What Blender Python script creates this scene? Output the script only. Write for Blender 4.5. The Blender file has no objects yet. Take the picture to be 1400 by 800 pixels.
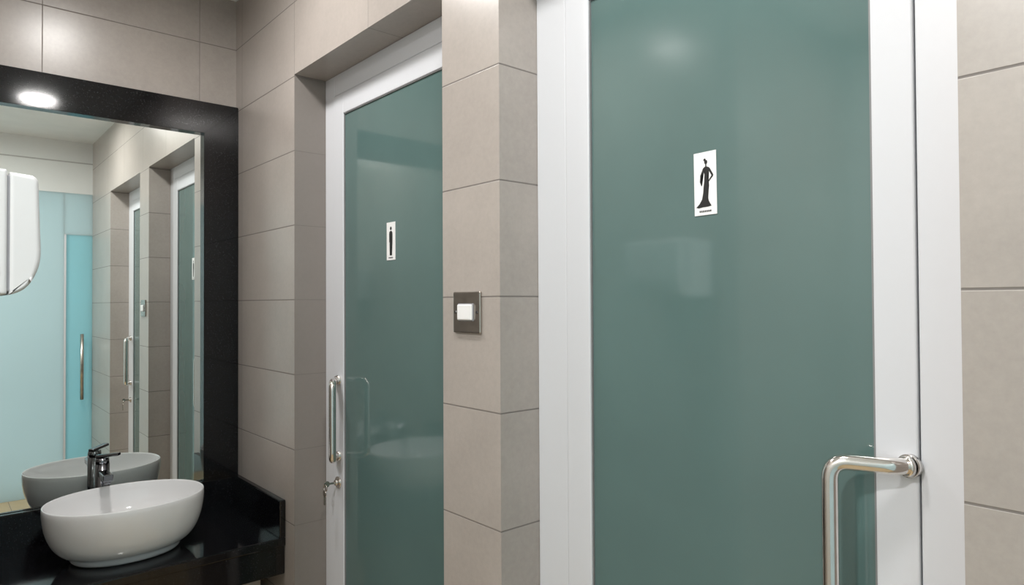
import bpy, bmesh, math
from mathutils import Vector, Matrix

ZC = 1.65          # camera height
CEIL = ZC + 1.45
XM = -3.276        # mirror wall
XE = 0.496         # end wall
YL = -1.20         # wall carrying the hand dryer
YB = -2.5          # far side wall
XB = -1.60         # end of dryer wall

scene = bpy.context.scene
scene.view_settings.view_transform = 'Standard'
col = scene.collection

# ---------------------------------------------------------------- materials
def new_mat(name):
    m = bpy.data.materials.new(name); m.use_nodes = True
    nt = m.node_tree
    return m, nt, nt.nodes['Principled BSDF']

def simple(name, c, rough=0.5, metal=0.0, noise=0.04, scale=30, spec=0.5, coat=0.0, bump=0.0):
    m, nt, b = new_mat(name)
    b.inputs['Roughness'].default_value = rough
    b.inputs['Metallic'].default_value = metal
    b.inputs['Specular IOR Level'].default_value = spec
    b.inputs['Coat Weight'].default_value = coat
    g = nt.nodes.new('ShaderNodeNewGeometry')
    n = nt.nodes.new('ShaderNodeTexNoise'); n.inputs['Scale'].default_value = scale
    n.inputs['Detail'].default_value = 4
    nt.links.new(g.outputs['Position'], n.inputs['Vector'])
    r = nt.nodes.new('ShaderNodeValToRGB')
    r.color_ramp.elements[0].position = 0.3; r.color_ramp.elements[1].position = 0.7
    r.color_ramp.elements[0].color = (*[max(0, v*(1-noise)) for v in c], 1)
    r.color_ramp.elements[1].color = (*[min(1, v*(1+noise)) for v in c], 1)
    nt.links.new(n.outputs['Fac'], r.inputs['Fac'])
    nt.links.new(r.outputs['Color'], b.inputs['Base Color'])
    if bump:
        bp = nt.nodes.new('ShaderNodeBump'); bp.inputs['Strength'].default_value = bump
        bp.inputs['Distance'].default_value = 0.002
        nt.links.new(n.outputs['Fac'], bp.inputs['Height'])
        nt.links.new(bp.outputs['Normal'], b.inputs['Normal'])
    return m

def tile_mat(name, axis='X', off=0.0, period=0.6, c=(0.395, 0.355, 0.326), horiz=True,
             rough=0.28, z0=ZC+0.015, zper=0.3, grout=(0.19, 0.17, 0.157)):
    m, nt, b = new_mat(name)
    N, L = nt.nodes, nt.links
    g = N.new('ShaderNodeNewGeometry')
    s = N.new('ShaderNodeSeparateXYZ'); L.new(g.outputs['Position'], s.inputs[0])
    def math_(op, a, bb=None):
        n = N.new('ShaderNodeMath'); n.operation = op
        for i, v in enumerate((a, bb)):
            if v is None: continue
            if isinstance(v, (int, float)): n.inputs[i].default_value = v
            else: L.new(v, n.inputs[i])
        return n.outputs[0]
    def line(sock, o, per, w):
        a = math_('SUBTRACT', sock, o)
        a = math_('DIVIDE', a, per)
        idx = math_('ROUND', a)
        d = math_('ABSOLUTE', math_('SUBTRACT', a, idx))
        d = math_('MULTIPLY', d, per)
        lm = N.new('ShaderNodeMapRange'); lm.interpolation_type = 'SMOOTHSTEP'
        L.new(d, lm.inputs[0]); lm.inputs[1].default_value = w*0.5; lm.inputs[2].default_value = w*1.3
        lm.inputs[3].default_value = 1; lm.inputs[4].default_value = 0
        return lm.outputs[0], math_('FLOOR', a)
    vert_sock = s.outputs['Z'] if axis != 'F' else s.outputs['Y']
    l1, r1 = line(vert_sock, z0, zper, 0.0021)
    mask = l1; idx = r1
    if period:
        l2, r2 = line(s.outputs['Y'] if axis == 'Y' else s.outputs['X'], off, period, 0.0016)
        l2 = math_('MULTIPLY', l2, 0.8)
        mask = math_('MAXIMUM', l1, l2)
        idx = math_('ADD', r1, math_('MULTIPLY', r2, 7.3))
    wn = N.new('ShaderNodeTexWhiteNoise'); wn.noise_dimensions = '1D'
    L.new(idx, wn.inputs['W'])
    n1 = N.new('ShaderNodeTexNoise'); n1.inputs['Scale'].default_value = 4.0; n1.inputs['Detail'].default_value = 6
    n1.inputs['Roughness'].default_value = 0.65
    L.new(g.outputs['Position'], n1.inputs['Vector'])
    n2 = N.new('ShaderNodeTexNoise'); n2.inputs['Scale'].default_value = 60; n2.inputs['Detail'].default_value = 5
    n2.inputs['Roughness'].default_value = 0.7
    L.new(g.outputs['Position'], n2.inputs['Vector'])
    v = math_('ADD', math_('MULTIPLY', n1.outputs['Fac'], 0.36), math_('MULTIPLY', n2.outputs['Fac'], 0.26))
    v = math_('ADD', v, math_('MULTIPLY', wn.outputs['Value'], 0.05))
    v = math_('ADD', v, 0.66)
    mul = N.new('ShaderNodeMix'); mul.data_type = 'RGBA'; mul.blend_type = 'MULTIPLY'
    mul.inputs[0].default_value = 1
    mul.inputs[6].default_value = (*c, 1)
    cb = N.new('ShaderNodeCombineXYZ')
    for i in range(3): L.new(v, cb.inputs[i])
    L.new(cb.outputs[0], mul.inputs[7])
    mx = N.new('ShaderNodeMix'); mx.data_type = 'RGBA'
    L.new(mask, mx.inputs[0]); L.new(mul.outputs[2], mx.inputs[6]); mx.inputs[7].default_value = (*grout, 1)
    L.new(mx.outputs[2], b.inputs['Base Color'])
    rr = math_('ADD', math_('MULTIPLY', mask, 0.4), rough)
    L.new(rr, b.inputs['Roughness'])
    h = math_('SUBTRACT', math_('MULTIPLY', n2.outputs['Fac'], 0.06), mask)
    bp = N.new('ShaderNodeBump'); bp.inputs['Strength'].default_value = 0.5; bp.inputs['Distance'].default_value = 0.0015
    L.new(h, bp.inputs['Height']); L.new(bp.outputs['Normal'], b.inputs['Normal'])
    return m

M_tileL = tile_mat('tile_wall_doors', 'X', -2.5956, 0.6)
M_tileP = tile_mat('tile_wall_pier', 'X', 0, None)
M_tileM = tile_mat('tile_wall_mirror', 'Y', -0.165, 0.6)
M_tileS = tile_mat('tile_wall_side', 'X', -1.0, 0.6)
M_floor = tile_mat('tile_floor', 'F', 0.1, 0.6, c=(0.46, 0.34, 0.19), z0=0.0, zper=0.6, rough=0.3)
M_ceil = simple('ceiling_paint', (0.78, 0.78, 0.77), 0.8, noise=0.02, scale=8)
M_white = simple('white_powder_coat', (0.64, 0.655, 0.69), 0.32, noise=0.004, scale=60)
M_gasket = simple('grey_gasket', (0.20, 0.205, 0.21), 0.6)
M_glass = simple('teal_frosted_glass', (0.098, 0.163, 0.158), 0.07, noise=0.06, scale=2.5, spec=0.95)
M_chrome = simple('polished_steel', (0.80, 0.77, 0.74), 0.13, 1.0, noise=0.03)
M_brush = simple('brushed_steel', (0.50, 0.46, 0.42), 0.26, 1.0, noise=0.12, scale=40)
M_dark = simple('dark_chrome', (0.24, 0.25, 0.27), 0.12, 1.0)
M_ceramic = simple('white_ceramic', (0.84, 0.84, 0.85), 0.07, noise=0.004, coat=0.4)
M_plastic = simple('white_plastic', (0.64, 0.65, 0.66), 0.3, noise=0.005)
M_plgrey = simple('grey_plastic', (0.28, 0.28, 0.30), 0.4)
M_red = simple('red_logo', (0.6, 0.03, 0.03), 0.4)
M_black = simple('black_print', (0.01, 0.01, 0.01), 0.5)
M_card = simple('sign_white', (0.82, 0.82, 0.82), 0.4, noise=0.004)
M_header = simple('header_white', (0.72, 0.73, 0.72), 0.5, noise=0.02, scale=5)
M_hline = simple('header_joint', (0.45, 0.45, 0.44), 0.6)

def granite():
    m, nt, b = new_mat('black_granite')
    g = nt.nodes.new('ShaderNodeNewGeometry')
    v = nt.nodes.new('ShaderNodeTexVoronoi'); v.inputs['Scale'].default_value = 130
    nt.links.new(g.outputs['Position'], v.inputs['Vector'])
    r = nt.nodes.new('ShaderNodeValToRGB')
    r.color_ramp.elements[0].position = 0.0; r.color_ramp.elements[0].color = (0.045, 0.045, 0.055, 1)
    r.color_ramp.elements[1].position = 0.25; r.color_ramp.elements[1].color = (0.004, 0.004, 0.005, 1)
    nt.links.new(v.outputs['Distance'], r.inputs['Fac'])
    nt.links.new(r.outputs['Color'], b.inputs['Base Color'])
    b.inputs['Roughness'].default_value = 0.08
    return m
M_granite = granite()

def mirror_mat():
    m, nt, b = new_mat('mirror_silver')
    b.inputs['Metallic'].default_value = 1
    b.inputs['Roughness'].default_value = 0.0
    n = nt.nodes.new('ShaderNodeTexNoise'); n.inputs['Scale'].default_value = 2
    r = nt.nodes.new('ShaderNodeValToRGB')
    r.color_ramp.elements[0].color = (0.88, 0.93, 0.91, 1); r.color_ramp.elements[1].color = (0.90, 0.94, 0.92, 1)
    nt.links.new(n.outputs['Fac'], r.inputs['Fac']); nt.links.new(r.outputs['Color'], b.inputs['Base Color'])
    return m
M_mirror = mirror_mat()

def translucent(name, c):
    m, nt, b = new_mat(name)
    N, L = nt.nodes, nt.links
    b.inputs['Base Color'].default_value = (*c, 1); b.inputs['Roughness'].default_value = 0.15
    n = N.new('ShaderNodeTexNoise'); n.inputs['Scale'].default_value = 1.5
    r = N.new('ShaderNodeValToRGB')
    r.color_ramp.elements[0].color = (*[v*0.93 for v in c], 1); r.color_ramp.elements[1].color = (*c, 1)
    g = N.new('ShaderNodeNewGeometry'); L.new(g.outputs['Position'], n.inputs['Vector'])
    L.new(n.outputs['Fac'], r.inputs['Fac']); L.new(r.outputs['Color'], b.inputs['Base Color'])
    t = N.new('ShaderNodeBsdfTranslucent'); L.new(r.outputs['Color'], t.inputs['Color'])
    mx = N.new('ShaderNodeMixShader'); mx.inputs[0].default_value = 0.6
    L.new(b.outputs[0], mx.inputs[1]); L.new(t.outputs[0], mx.inputs[2])
    L.new(mx.outputs[0], N['Material Output'].inputs['Surface'])
    return m
M_part = translucent('cyan_frosted_partition', (0.66, 0.76, 0.765))
M_part2 = translucent('cyan_frosted_leaf', (0.48, 0.74, 0.77))

# ---------------------------------------------------------------- mesh helpers
def obj_from_bm(name, bm, mat, parent=None, smooth=False):
    me = bpy.data.meshes.new(name)
    bmesh.ops.recalc_face_normals(bm, faces=bm.faces)
    bm.to_mesh(me); bm.free()
    if smooth:
        for p in me.polygons: p.use_smooth = True
    o = bpy.data.objects.new(name, me); col.objects.link(o)
    for mm in (mat if isinstance(mat, (list, tuple)) else [mat]): me.materials.append(mm)
    if parent: o.parent = parent
    return o

def add_box(bm, x0, x1, y0, y1, z0, z1, mi=0, bevel=0.0, seg=2):
    r = bmesh.ops.create_cube(bm, size=1)
    for v in r['verts']:
        v.co = Vector(((x0+x1)/2 + v.co.x*(x1-x0), (y0+y1)/2 + v.co.y*(y1-y0), (z0+z1)/2 + v.co.z*(z1-z0)))
    fs = set(f for v in r['verts'] for f in v.link_faces)
    for f in fs: f.material_index = mi
    if bevel:
        es = list(set(e for v in r['verts'] for e in v.link_edges))
        rr = bmesh.ops.bevel(bm, geom=es, offset=bevel, segments=seg, profile=0.5, affect='EDGES')
        for f in rr['faces']: f.material_index = mi

def box(name, x0, x1, y0, y1, z0, z1, mat, parent=None, bevel=0.0, seg=2):
    bm = bmesh.new(); add_box(bm, x0, x1, y0, y1, z0, z1, 0, bevel, seg)
    return obj_from_bm(name, bm, mat, parent)

def empty(name, parent=None):
    e = bpy.data.objects.new(name, None); e.empty_display_size = 0.05; col.objects.link(e)
    if parent: e.parent = parent
    return e

def add_cyl(bm, p0, p1, r0, r1=None, seg=32, mi=0):
    p0 = Vector(p0); p1 = Vector(p1); r1 = r0 if r1 is None else r1
    d = p1-p0
    r = bmesh.ops.create_cone(bm, cap_ends=True, segments=seg, radius1=r0, radius2=r1, depth=d.length)
    q = d.to_track_quat('Z', 'Y').to_matrix().to_4x4()
    M = Matrix.Translation((p0+p1)/2) @ q
    for v in r['verts']: v.co = M @ v.co
    for f in set(f for v in r['verts'] for f in v.link_faces): f.material_index = mi; f.smooth = len(f.verts) == 4

def tube_pts(ctrl, rad_bend, n=8):
    pts = [Vector(ctrl[0])]
    for i in range(1, len(ctrl)-1):
        a, b, c = map(Vector, (ctrl[i-1], ctrl[i], ctrl[i+1]))
        r = min(rad_bend, (a-b).length*0.49, (c-b).length*0.49)
        p = b + (a-b).normalized()*r; q = b + (c-b).normalized()*r
        for k in range(n+1):
            t = k/n
            pts.append((1-t)**2*p + 2*t*(1-t)*b + t*t*q)
    pts.append(Vector(ctrl[-1]))
    return pts

def add_tube(bm, pts, rad, seg=20, mi=0):
    rings = []
    up = None
    for i, p in enumerate(pts):
        if i == 0: d = pts[1]-pts[0]
        elif i == len(pts)-1: d = pts[-1]-pts[-2]
        else: d = (pts[i+1]-pts[i]).normalized() + (pts[i]-pts[i-1]).normalized()
        d.normalize()
        if up is None:
            up = Vector((0, 0, 1)) if abs(d.z) < 0.9 else Vector((1, 0, 0))
        s = d.cross(up).normalized(); up = s.cross(d).normalized()
        rings.append([bm.verts.new(p + rad*(math.cos(2*math.pi*k/seg)*s + math.sin(2*math.pi*k/seg)*up)) for k in range(seg)])
    for a, b in zip(rings[:-1], rings[1:]):
        for k in range(seg):
            f = bm.faces.new((a[k], a[(k+1) % seg], b[(k+1) % seg], b[k])); f.smooth = True; f.material_index = mi
    for rg in (rings[0], rings[-1]):
        f = bm.faces.new(rg); f.material_index = mi

# ---------------------------------------------------------------- room shell
T = 0.25
D1a, D1b = -2.5956, -1.567      # door 1 opening
D2a, D2b = -1.3145, -0.2994     # door 2 opening
LINT = ZC + 0.922
bm = bmesh.new()
add_box(bm, XM-0.2, D1a, 0, T, 0, LINT, 0)
add_box(bm, D1b, D2a, 0, T, 0, LINT, 1)
add_box(bm, D2b, XE+0.2, 0, T, 0, LINT, 1)
add_box(bm, XM-0.2, XE+0.2, 0, T, LINT, CEIL, 0)
obj_from_bm('wall_right', bm, [M_tileL, M_tileP])
box('wall_mirror', XM-0.2, XM, YL-0.2, 0, 0, CEIL, M_tileM)
box('wall_left', XM, XB, YL-0.15, YL, 0, CEIL, M_tileS)
box('wall_alcove', XB-0.15, XB, YB, YL-0.15, 0, CEIL, M_tileM)
box('wall_far', XB-0.15, XE+0.2, YB-0.15, YB, 0, CEIL, M_header)
box('floor', XM-0.2, XE+0.2, YB-0.15, T, -0.1, 0, M_floor)
box('ceiling', XM-0.2, XE+0.2, YB-0.15, T, CEIL, CEIL+0.1, M_ceil)
HZ = ZC+0.99
box('wall_end', XE, XE+0.12, YB, 0, HZ, CEIL, M_header)
box('trim_1', XE-0.004, XE, YB, -0.001, HZ+0.27, HZ+0.28, M_hline)

# glass partition in the end wall
gp = empty('glass_partition')
def part(nm, y0, y1, z0, z1, m, x=0.0, t=0.012):
    return box(nm, XE+x, XE+x+t, y0, y1, z0, z1, m, gp)
part('panel_side', YB, -0.215, 0, HZ, M_part)
part('panel_top', -0.215, 0, ZC+0.62, HZ, M_part)
part('leaf_glass', -0.20, -0.0, 0, ZC+0.62, M_part2, 0.002)
box('leaf_edge', XE-0.012, XE+0.02, -0.215, -0.20, 0, ZC+0.62, M_white, gp)
bm = bmesh.new()
add_tube(bm, [Vector((XE-0.05, -0.085, ZC-0.26)), Vector((XE-0.05, -0.085, ZC-0.84))], 0.014)
for z in (ZC-0.32, ZC-0.78): add_cyl(bm, (XE+0.002, -0.085, z), (XE-0.05, -0.085, z), 0.009)
obj_from_bm('bar_handle', bm, M_brush, gp)

# ---------------------------------------------------------------- doors
FY = 0.133   # frame front plane
def door(name, xa, xb, jl, sl, jr, sr):
    e = empty(name)
    top = LINT
    ltop = ZC+0.836; gtop = ZC+0.754
    bm = bmesh.new()
    add_box(bm, xa, xa+jl, FY, FY+0.07, 0, top, 0, 0.003)
    add_box(bm, xb-jr, xb, FY, FY+0.07, 0, top, 0, 0.003)
    add_box(bm, xa+jl-0.001, xb-jr+0.001, FY+0.0005, FY+0.07, ltop+0.002, top, 0, 0.003)
    obj_from_bm('frame', bm, M_white, e)
    box('frame_seal', xa+jl-0.002, xb-jr+0.002, FY+0.011, FY+0.065, 0.005, ltop+0.006, M_gasket, e)
    la, lb = xa+jl+0.002, xb-jr-0.002
    bm = bmesh.new()
    Y0, Y1 = FY-0.003, FY+0.045
    add_box(bm, la, la+sl, Y0, Y1, 0.012, ltop, 0, 0.003)
    add_box(bm, lb-sr, lb, Y0, Y1, 0.012, ltop, 0, 0.003)
    add_box(bm, la+sl-0.002, lb-sr+0.002, Y0+0.0005, Y1, gtop, ltop, 0, 0.003)
    add_box(bm, la+sl-0.002, lb-sr+0.002, Y0+0.0005, Y1, 0.012, 0.11, 0, 0.003)
    obj_from_bm('leaf_frame', bm, M_white, e)
    bm = bmesh.new()
    gx0, gx1, gz0, gz1 = la+sl, lb-sr, 0.11, gtop
    w = 0.0035
    for a in ((gx0, gx0+w, gz0, gz1), (gx1-w, gx1, gz0, gz1), (gx0, gx1, gz0, gz0+w), (gx0, gx1, gz1-w, gz1)):
        add_box(bm, a[0], a[1], FY+0.001, FY+0.014, a[2], a[3])
    obj_from_bm('glazing_gasket', bm, M_gasket, e)
    box('glass_pane', gx0-0.005, gx1+0.005, FY+0.006, FY+0.018, gz0-0.005, gz1+0.005, M_glass, e)
    return e, la, lb
d1, l1a, l1b = door('door_1', D1a, D1b, 0.080, 0.080, 0.10, 0.075)
d2, l2a, l2b = door('door_2', D2a, D2b, 0.108, 0.080, 0.097, 0.067)

def pull(x0, dirx, zt, zb, off=0.10, out=0.06):
    bm = bmesh.new()
    ys = FY-0.003
    for z in (zt, zb):
        add_cyl(bm, (x0, ys+0.0005, z), (x0+dirx*0.003, ys-0.010, z), 0.019)
        add_cyl(bm, (x0+dirx*0.003, ys-0.009, z), (x0+dirx*0.006, ys-0.014, z), 0.019, 0.0155)
    c = [(x0, ys, zt), (x0+dirx*0.015, ys-out*0.45, zt), (x0+dirx*off, ys-out, zt), (x0+dirx*off, ys-out, zb),
         (x0+dirx*0.015, ys-out*0.45, zb), (x0, ys, zb)]
    add_tube(bm, tube_pts(c, 0.032, 10), 0.0138, 24)
    return obj_from_bm('door_handle', bm, M_chrome)
pull(-0.409, -1, ZC-0.274, ZC-0.274-0.36, off=0.108)
pull(l1a+0.042, 1, ZC-0.305, ZC-0.605, off=0.075, out=0.065)

def lock(x, z, par):
    e = empty('door_lock', par)
    bm = bmesh.new(); ys = FY-0.003
    add_cyl(bm, (x, ys+0.0005, z), (x, ys-0.007, z), 0.023)
    add_cyl(bm, (x, ys-0.007, z), (x, ys-0.018, z), 0.011)
    obj_from_bm('escutcheon', bm, M_chrome, e)
    bm = bmesh.new()
    add_box(bm, x-0.001, x+0.001, ys-0.045, ys-0.016, z-0.004, z+0.004)
    add_cyl(bm, (x-0.0012, ys-0.052, z), (x+0.0012, ys-0.052, z), 0.012)
    ring = [Vector((x+0.013*math.sin(t*math.pi/8), ys-0.058, z-0.014+0.013*math.cos(t*math.pi/8))) for t in range(17)]
    add_tube(bm, ring, 0.0018, 8)
    add_cyl(bm, (x-0.004, ys-0.061, z-0.036), (x-0.004, ys-0.058, z-0.036), 0.013)
    add_box(bm, x-0.009, x-0.001, ys-0.061, ys-0.058, z-0.080, z-0.045)
    obj_from_bm('keys', bm, M_brush, e)
lock(l1a+0.042, ZC-0.71, d1)
lock(-0.412, ZC-0.77, d2)

# ---------------------------------------------------------------- signs
def poly(bm, pts, fx, y, mi=1):
    vs = [bm.verts.new(fx(p, y)) for p in pts]
    f = bm.faces.new(vs); f.material_index = mi
    bmesh.ops.triangulate(bm, faces=[f])

def circle(cx, cz, r, n=16, sx=1.0):
    return [(cx+sx*r*math.cos(2*math.pi*k/n), cz+r*math.sin(2*math.pi*k/n)) for k in range(n)]

def sign(kind, cx, cz, w, h, tilt):
    bm = bmesh.new()
    ys = FY+0.006
    add_box(bm, -w/2, w/2, ys-0.0015, ys-0.0001, -h/2, h/2, 0)
    def fx(p, y): return Vector((p[0]*w, y, p[1]*h))
    y = ys-0.0019
    if kind == 'w':
        body = [(0.0, 0.265), (0.08, 0.265), (0.19, 0.245), (0.18, 0.19), (0.14, 0.15), (0.105, 0.09), (0.14, 0.03), (0.175, -0.04), (0.15, -0.12), (0.11, -0.20),
                (0.15, -0.28), (0.27, -0.365), (0.10, -0.375), (-0.12, -0.375), (-0.30, -0.385), (-0.42, -0.37), (-0.27, -0.32), (-0.15, -0.25),
                (-0.095, -0.15), (-0.075, -0.06), (-0.04, 0.03), (0.005, 0.09), (-0.03, 0.15), (-0.06, 0.19), (-0.08, 0.245)]
        poly(bm, body, fx, y)
        poly(bm, [(0.18, 0.245), (0.23, 0.225), (0.37, 0.12), (0.36, 0.10), (0.17, 0.02), (0.15, 0.04), (0.29, 0.112), (0.17, 0.195)], fx, y-0.0001)
        poly(bm, [(-0.08, 0.245), (-0.045, 0.19), (-0.155, 0.12), (-0.175, 0.04), (-0.14, -0.03), (-0.17, -0.04), (-0.235, 0.03), (-0.215, 0.13)], fx, y-0.0001)
        poly(bm, circle(0.045, 0.335, 0.035, sx=2.0), fx, y)
        poly(bm, circle(-0.005, 0.372, 0.023, sx=2.3), fx, y-0.0001)
        poly(bm, [(0.015, 0.26), (0.075, 0.26), (0.068, 0.32), (0.022, 0.32)], fx, y-0.0001)
    else:
        body = [(-0.05, 0.27), (0.05, 0.27), (0.17, 0.24), (0.20, 0.18), (0.19, -0.03), (0.13, -0.03), (0.13, -0.38), (0.015, -0.38), (0.01, -0.10),
                (-0.01, -0.10), (-0.015, -0.38), (-0.13, -0.38), (-0.13, -0.03), (-0.19, -0.03), (-0.20, 0.18), (-0.17, 0.24)]
        poly(bm, body, fx, y)
        poly(bm, circle(0.0, 0.335, 0.048, sx=2.2), fx, y)
    for k in range(7):
        x = -0.27+k*0.078
        poly(bm, [(x, -0.455), (x+0.055, -0.455), (x+0.055, -0.425), (x, -0.425)], fx, y)
    # make every print face look towards the room
    o = obj_from_bm('restroom_sign', bm, [M_card, M_black])
    o.rotation_euler = (0, tilt, 0); o.location = (cx, 0, cz)
sign('w', -0.800, ZC+0.250, 0.054, 0.134, math.radians(-0.6))
sign('m', -2.083, ZC+0.221, 0.058, 0.135, 0)

# ---------------------------------------------------------------- light switch
e = empty('light_switch')
sx, sz = -1.447, ZC-0.026
box('plate', sx-0.060, sx+0.060, -0.009, 0.0002, sz-0.056, sz+0.056, M_brush, e, bevel=0.004, seg=3)
box('surround', sx-0.034, sx+0.034, -0.0115, -0.008, sz-0.024, sz+0.024, M_plgrey, e, bevel=0.002)
box('rocker', sx-0.032, sx+0.032, -0.0165, -0.010, sz-0.021, sz+0.021, M_card, e, bevel=0.003)
bm = bmesh.new()
for dx in (-0.047, 0.047):
    add_cyl(bm, (sx+dx, -0.0085, sz), (sx+dx, -0.0105, sz), 0.004, seg=12)
obj_from_bm('screws', bm, M_dark, e)

# ---------------------------------------------------------------- mirror
e = empty('framed_mirror')
MZ0, MZ1 = ZC-0.81, ZC+0.786
FO = ZC+0.931
YI = -0.155; YJ = -1.06
box('mirror_glass', XM+0.0005, XM+0.006, YJ-0.02, YI+0.02, MZ0+0.001, MZ1+0.02, M_mirror, e)
ft = 0.035
def frame_bar(nm, quad):   # quad in (y,z)
    bm = bmesh.new()
    a = [bm.verts.new((XM+0.0005, p[0], p[1])) for p in quad]
    b = [bm.verts.new((XM+ft, p[0], p[1])) for p in quad]
    bm.faces.new(a); bm.faces.new(b)
    for i in range(4): bm.faces.new((a[i], a[(i+1) % 4], b[(i+1) % 4], b[i]))
    bmesh.ops.recalc_face_normals(bm, faces=bm.faces)
    bmesh.ops.bevel(bm, geom=list(bm.edges), offset=0.002, segments=2, affect='EDGES')
    obj_from_bm(nm, bm, M_granite, e)
yo, yl = -0.001, YL+0.001
frame_bar('frame_top', [(yl, FO), (yo, FO), (YI, MZ1), (YJ, MZ1)])
frame_bar('frame_right', [(yo, FO), (yo, MZ0), (YI, MZ0), (YI, MZ1)])
frame_bar('frame_left', [(yl, FO), (YJ, MZ1), (YJ, MZ0), (yl, MZ0)])

# ---------------------------------------------------------------- vanity
CT = ZC-0.952
e = empty('vanity_counter')
bm = bmesh.new()
add_box(bm, XM+0.001, -2.68, YL+0.001, -0.001, CT-0.035, CT, 0, 0.006, 3)
obj_from_bm('top', bm, M_granite, e)
box('apron', -2.715, -2.690, YL+0.002, -0.002, CT-0.15, CT-0.034, M_granite, e, bevel=0.003)
box('backsplash', XM+0.001, XM+0.033, YL+0.002, -0.002, CT-0.001, MZ0-0.001, M_granite, e, bevel=0.002)
box('side_splash', XM+0.036, -2.682, -0.026, -0.001, CT-0.001, ZC-0.80, M_granite, e, bevel=0.004)
box('side_splash_far', XM+0.036, -2.682, YL+0.001, YL+0.026, CT-0.001, ZC-0.80, M_granite, e, bevel=0.004)
bm = bmesh.new()
for yy in (-1.12, -0.10): add_box(bm, XM+0.001, -2.80, yy-0.04, yy+0.04, 0.0, CT-0.034)
obj_from_bm('support_piers', bm, M_tileM, e)

# basin
def basin(cx, cy, z0, H=0.215, A=0.272, B=0.215):
    outer = [(0.0, 0.0), (0.62, 0.0), (0.665, 0.004), (0.685, 0.012), (0.685, 0.020), (0.70, 0.028)]
    for k in range(1, 17):
        t = k/16
        a = t*math.pi/2
        outer.append((0.70 + 0.305*math.sin(a)**0.76 - (0.005 if k == 16 else 0), 0.028+(H-0.032)*(0.35*t+0.65*(1-math.cos(a)))))
    rim = [(0.996, H-0.001), (0.990, H), (0.983, H-0.002), (0.976, H-0.008)]
    inner = []
    for k in range(1, 15):
        t = k/14
        inner.append((0.974*math.cos(t*math.pi/2)**0.55 if k < 14 else 0.0, H-0.01-(H-0.06)*math.sin(t*math.pi/2)**1.1))
    prof = outer+rim+inner
    bm = bmesh.new(); seg = 96
    rings = []
    for s, z in prof:
        if s == 0: rings.append([bm.verts.new((cx, cy, z0+z))]); continue
        rg = []
        for k in range(seg):
            a = 2*math.pi*k/seg
            ca, sa = math.cos(a), math.sin(a)
            p = 2.1
            rr = (abs(ca)**p+abs(sa)**p)**(-1/p)
            rg.append(bm.verts.new((cx+B*s*rr*ca, cy+A*s*rr*sa, z0+z)))
        rings.append(rg)
    for a, b in zip(rings[:-1], rings[1:]):
        for k in range(seg):
            k2 = (k+1) % seg
            if len(a) == 1: bm.faces.new((a[0], b[k], b[k2]))
            elif len(b) == 1: bm.faces.new((a[k], a[k2], b[0]))
            else: bm.faces.new((a[k], a[k2], b[k2], b[k]))
    e = empty('vessel_sink')
    obj_from_bm('bowl', bm, M_ceramic, e, smooth=True)
    bm = bmesh.new()
    add_cyl(bm, (cx, cy, z0+0.048), (cx, cy, z0+0.056), 0.032)
    obj_from_bm('drain', bm, M_chrome, e)
basin(-2.93, -0.525, CT+0.0005)

# faucet
e = empty('basin_faucet')
fx_, fy_ = -3.185, -0.565
C0 = CT+0.0005
bm = bmesh.new()
add_cyl(bm, (fx_, fy_, C0), (fx_, fy_, CT+0.012), 0.030)
add_cyl(bm, (fx_, fy_, CT+0.011), (fx_, fy_, CT+0.300), 0.0265)
add_cyl(bm, (fx_, fy_, CT+0.300), (fx_, fy_, CT+0.325), 0.0265, 0.024)
obj_from_bm('body', bm, M_dark, e)
bm = bmesh.new()
add_box(bm, fx_, fx_+0.13, fy_-0.018, fy_+0.018, CT+0.250, CT+0.278, 0, 0.005, 3)
add_cyl(bm, (fx_+0.115, fy_, CT+0.252), (fx_+0.115, fy_, CT+0.240), 0.011)
obj_from_bm('spout', bm, M_dark, e)
bm = bmesh.new()
add_box(bm, -0.022, 0.07, -0.013, 0.013, -0.005, 0.007, 0, 0.004, 3)
lv = obj_from_bm('lever', bm, M_dark, e)
lv.location = (fx_, fy_, CT+0.331); lv.rotation_euler = (0, math.radians(-6), math.radians(50))

# ---------------------------------------------------------------- hand dryer
e = empty('hand_dryer')
y0 = YL; yf = -1.1+0.168
zt, zb = ZC+0.266, ZC+0.020
def rounded(pts, rads, n=6):
    out = []; N = len(pts)
    for i in range(N):
        a, b, c = Vector(pts[i-1]), Vector(pts[i]), Vector(pts[(i+1) % N])
        r = rads[i]
        if r == 0: out.append(tuple(b)); continue
        p = b+(a-b).normalized()*r; q = b+(c-b).normalized()*r
        for k in range(n+1):
            t = k/n; v = (1-t)**2*p+2*t*(1-t)*b+t*t*q; out.append((v.x, v.y))
    return out
def prism(nm, prof, x0, x1, mat, bev):
    """extruded profile with softly rounded ends (rings inset towards the centre)"""
    ys_ = [p[0] for p in prof]; zs_ = [p[1] for p in prof]
    cy_, cz_ = (min(ys_)+max(ys_))/2, (min(zs_)+max(zs_))/2
    hy, hz = (max(ys_)-min(ys_))/2, (max(zs_)-min(zs_))/2
    bm = bmesh.new(); rings = []
    K = 5
    seq = [(x0 + bev*(1-math.cos(k*math.pi/2/K)), bev*(1-math.sin(k*math.pi/2/K))) for k in range(K+1)]
    seq += [(x1 - (a-x0), b) for a, b in reversed(seq)]
    for x, ins in seq:
        sy, sz_ = 1-ins/hy, 1-ins/hz
        rings.append([bm.verts.new((x, cy_+(p[0]-cy_)*sy, cz_+(p[1]-cz_)*sz_)) for p in prof])
    n = len(prof)
    for a, b in zip(rings[:-1], rings[1:]):
        for i in range(n):
            f = bm.faces.new((a[i], a[(i+1) % n], b[(i+1) % n], b[i])); f.smooth = True
    bm.faces.new(rings[0]); bm.faces.new(rings[-1])
    return obj_from_bm(nm, bm, mat, e)
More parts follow.
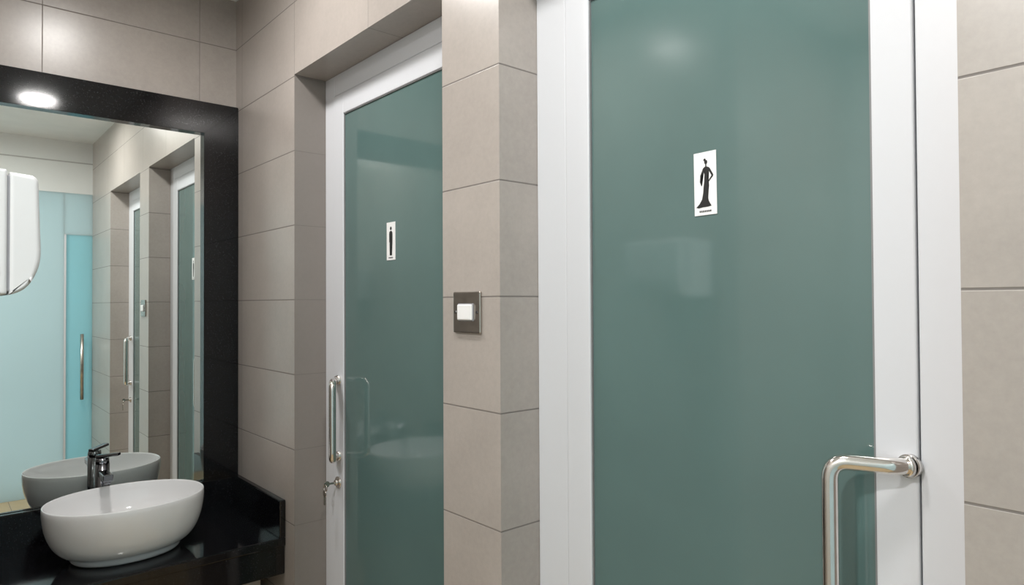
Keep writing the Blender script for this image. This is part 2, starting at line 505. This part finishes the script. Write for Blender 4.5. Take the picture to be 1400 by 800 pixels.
ys = yf-0.056
prism('front_shell', rounded([(ys+0.003, zt-0.004), (yf-0.006, zt-0.008), (yf, zb+0.055), (yf-0.030, zb+0.003), (ys+0.003, zb)], [0.003, 0.014, 0.035, 0.026, 0.003]), -1.91, -1.63, M_plastic, 0.009)
prism('back_shell', rounded([(y0+0.0005, zt), (ys, zt), (ys, zb), (y0+0.0005, zb)], [0.004, 0.005, 0.005, 0.004]), -1.911, -1.629, M_plastic, 0.006)
prism('seam', rounded([(ys-0.006, zt-0.010), (ys+0.010, zt-0.010), (ys+0.010, zb+0.006), (ys-0.006, zb+0.006)], [0.002]*4), -1.906, -1.634, M_plgrey, 0.003)
box('vent', -1.6295, -1.6275, ys-0.030, ys-0.018, zb+0.06, zt-0.02, M_plgrey, e)
box('logo', -1.6285, -1.6265, ys-0.028, ys-0.013, zb+0.040, zb+0.045, M_red, e)
bm = bmesh.new(); add_cyl(bm, (-1.77, yf-0.10, zb+0.005), (-1.77, yf-0.10, zb-0.012), 0.03, 0.027)
obj_from_bm('nozzle', bm, M_plgrey, e)

# ---------------------------------------------------------------- lights
def downlight(x, y, power, size=0.2, c=(1.0, 0.975, 0.945)):
    e = empty('recessed_downlight')
    bm = bmesh.new(); n = 40
    rs = [(size*0.5, -0.004), (size*0.5+0.004, -0.010), (size*0.5+0.02, -0.008), (size*0.5+0.024, 0.0)]
    rg = [[bm.verts.new((x+r*math.cos(2*math.pi*k/n), y+r*math.sin(2*math.pi*k/n), CEIL+z)) for k in range(n)] for r, z in rs]
    for a, b in zip(rg[:-1], rg[1:]):
        for k in range(n): bm.faces.new((a[k], a[(k+1) % n], b[(k+1) % n], b[k]))
    obj_from_bm('trim_ring', bm, M_white, e, True)
    ld = bpy.data.lights.new('lamp', 'AREA'); ld.shape = 'DISK'; ld.size = size; ld.energy = power; ld.color = c
    lo = bpy.data.objects.new('lamp', ld); col.objects.link(lo); lo.parent = e
    lo.location = (x, y, CEIL-0.003)
downlight(-0.76, -0.54, 19)
downlight(-2.25, -0.62, 18.5)
downlight(-0.60, -2.05, 46)  # added lamp without a known fixture, brightens the far wall mirrored in door glass

w = bpy.data.worlds.new('world'); scene.world = w; w.use_nodes = True
w.node_tree.nodes['Background'].inputs[0].default_value = (0.82, 0.93, 1.0, 1)
w.node_tree.nodes['Background'].inputs[1].default_value = 1.5

# ---------------------------------------------------------------- camera
cd = bpy.data.cameras.new('camera'); cam = bpy.data.objects.new('camera', cd); col.objects.link(cam)
cd.sensor_width = 36; cd.lens = 36*916/1400; cd.clip_start = 0.02
yaw = math.radians(40.95); pitch = math.radians(0.85); roll = math.radians(0.3)
fw = Vector((-math.cos(yaw)*math.cos(pitch), math.sin(yaw)*math.cos(pitch), math.sin(pitch)))
rt = fw.cross(Vector((0, 0, 1))).normalized(); up = rt.cross(fw).normalized()
up2 = up*math.cos(roll)+rt*math.sin(roll); rt2 = fw.cross(up2).normalized()
R = Matrix((rt2, up2, -fw)).transposed()
cam.matrix_world = Matrix.Translation((0, -1.1, ZC)) @ R.to_4x4()
scene.camera = cam
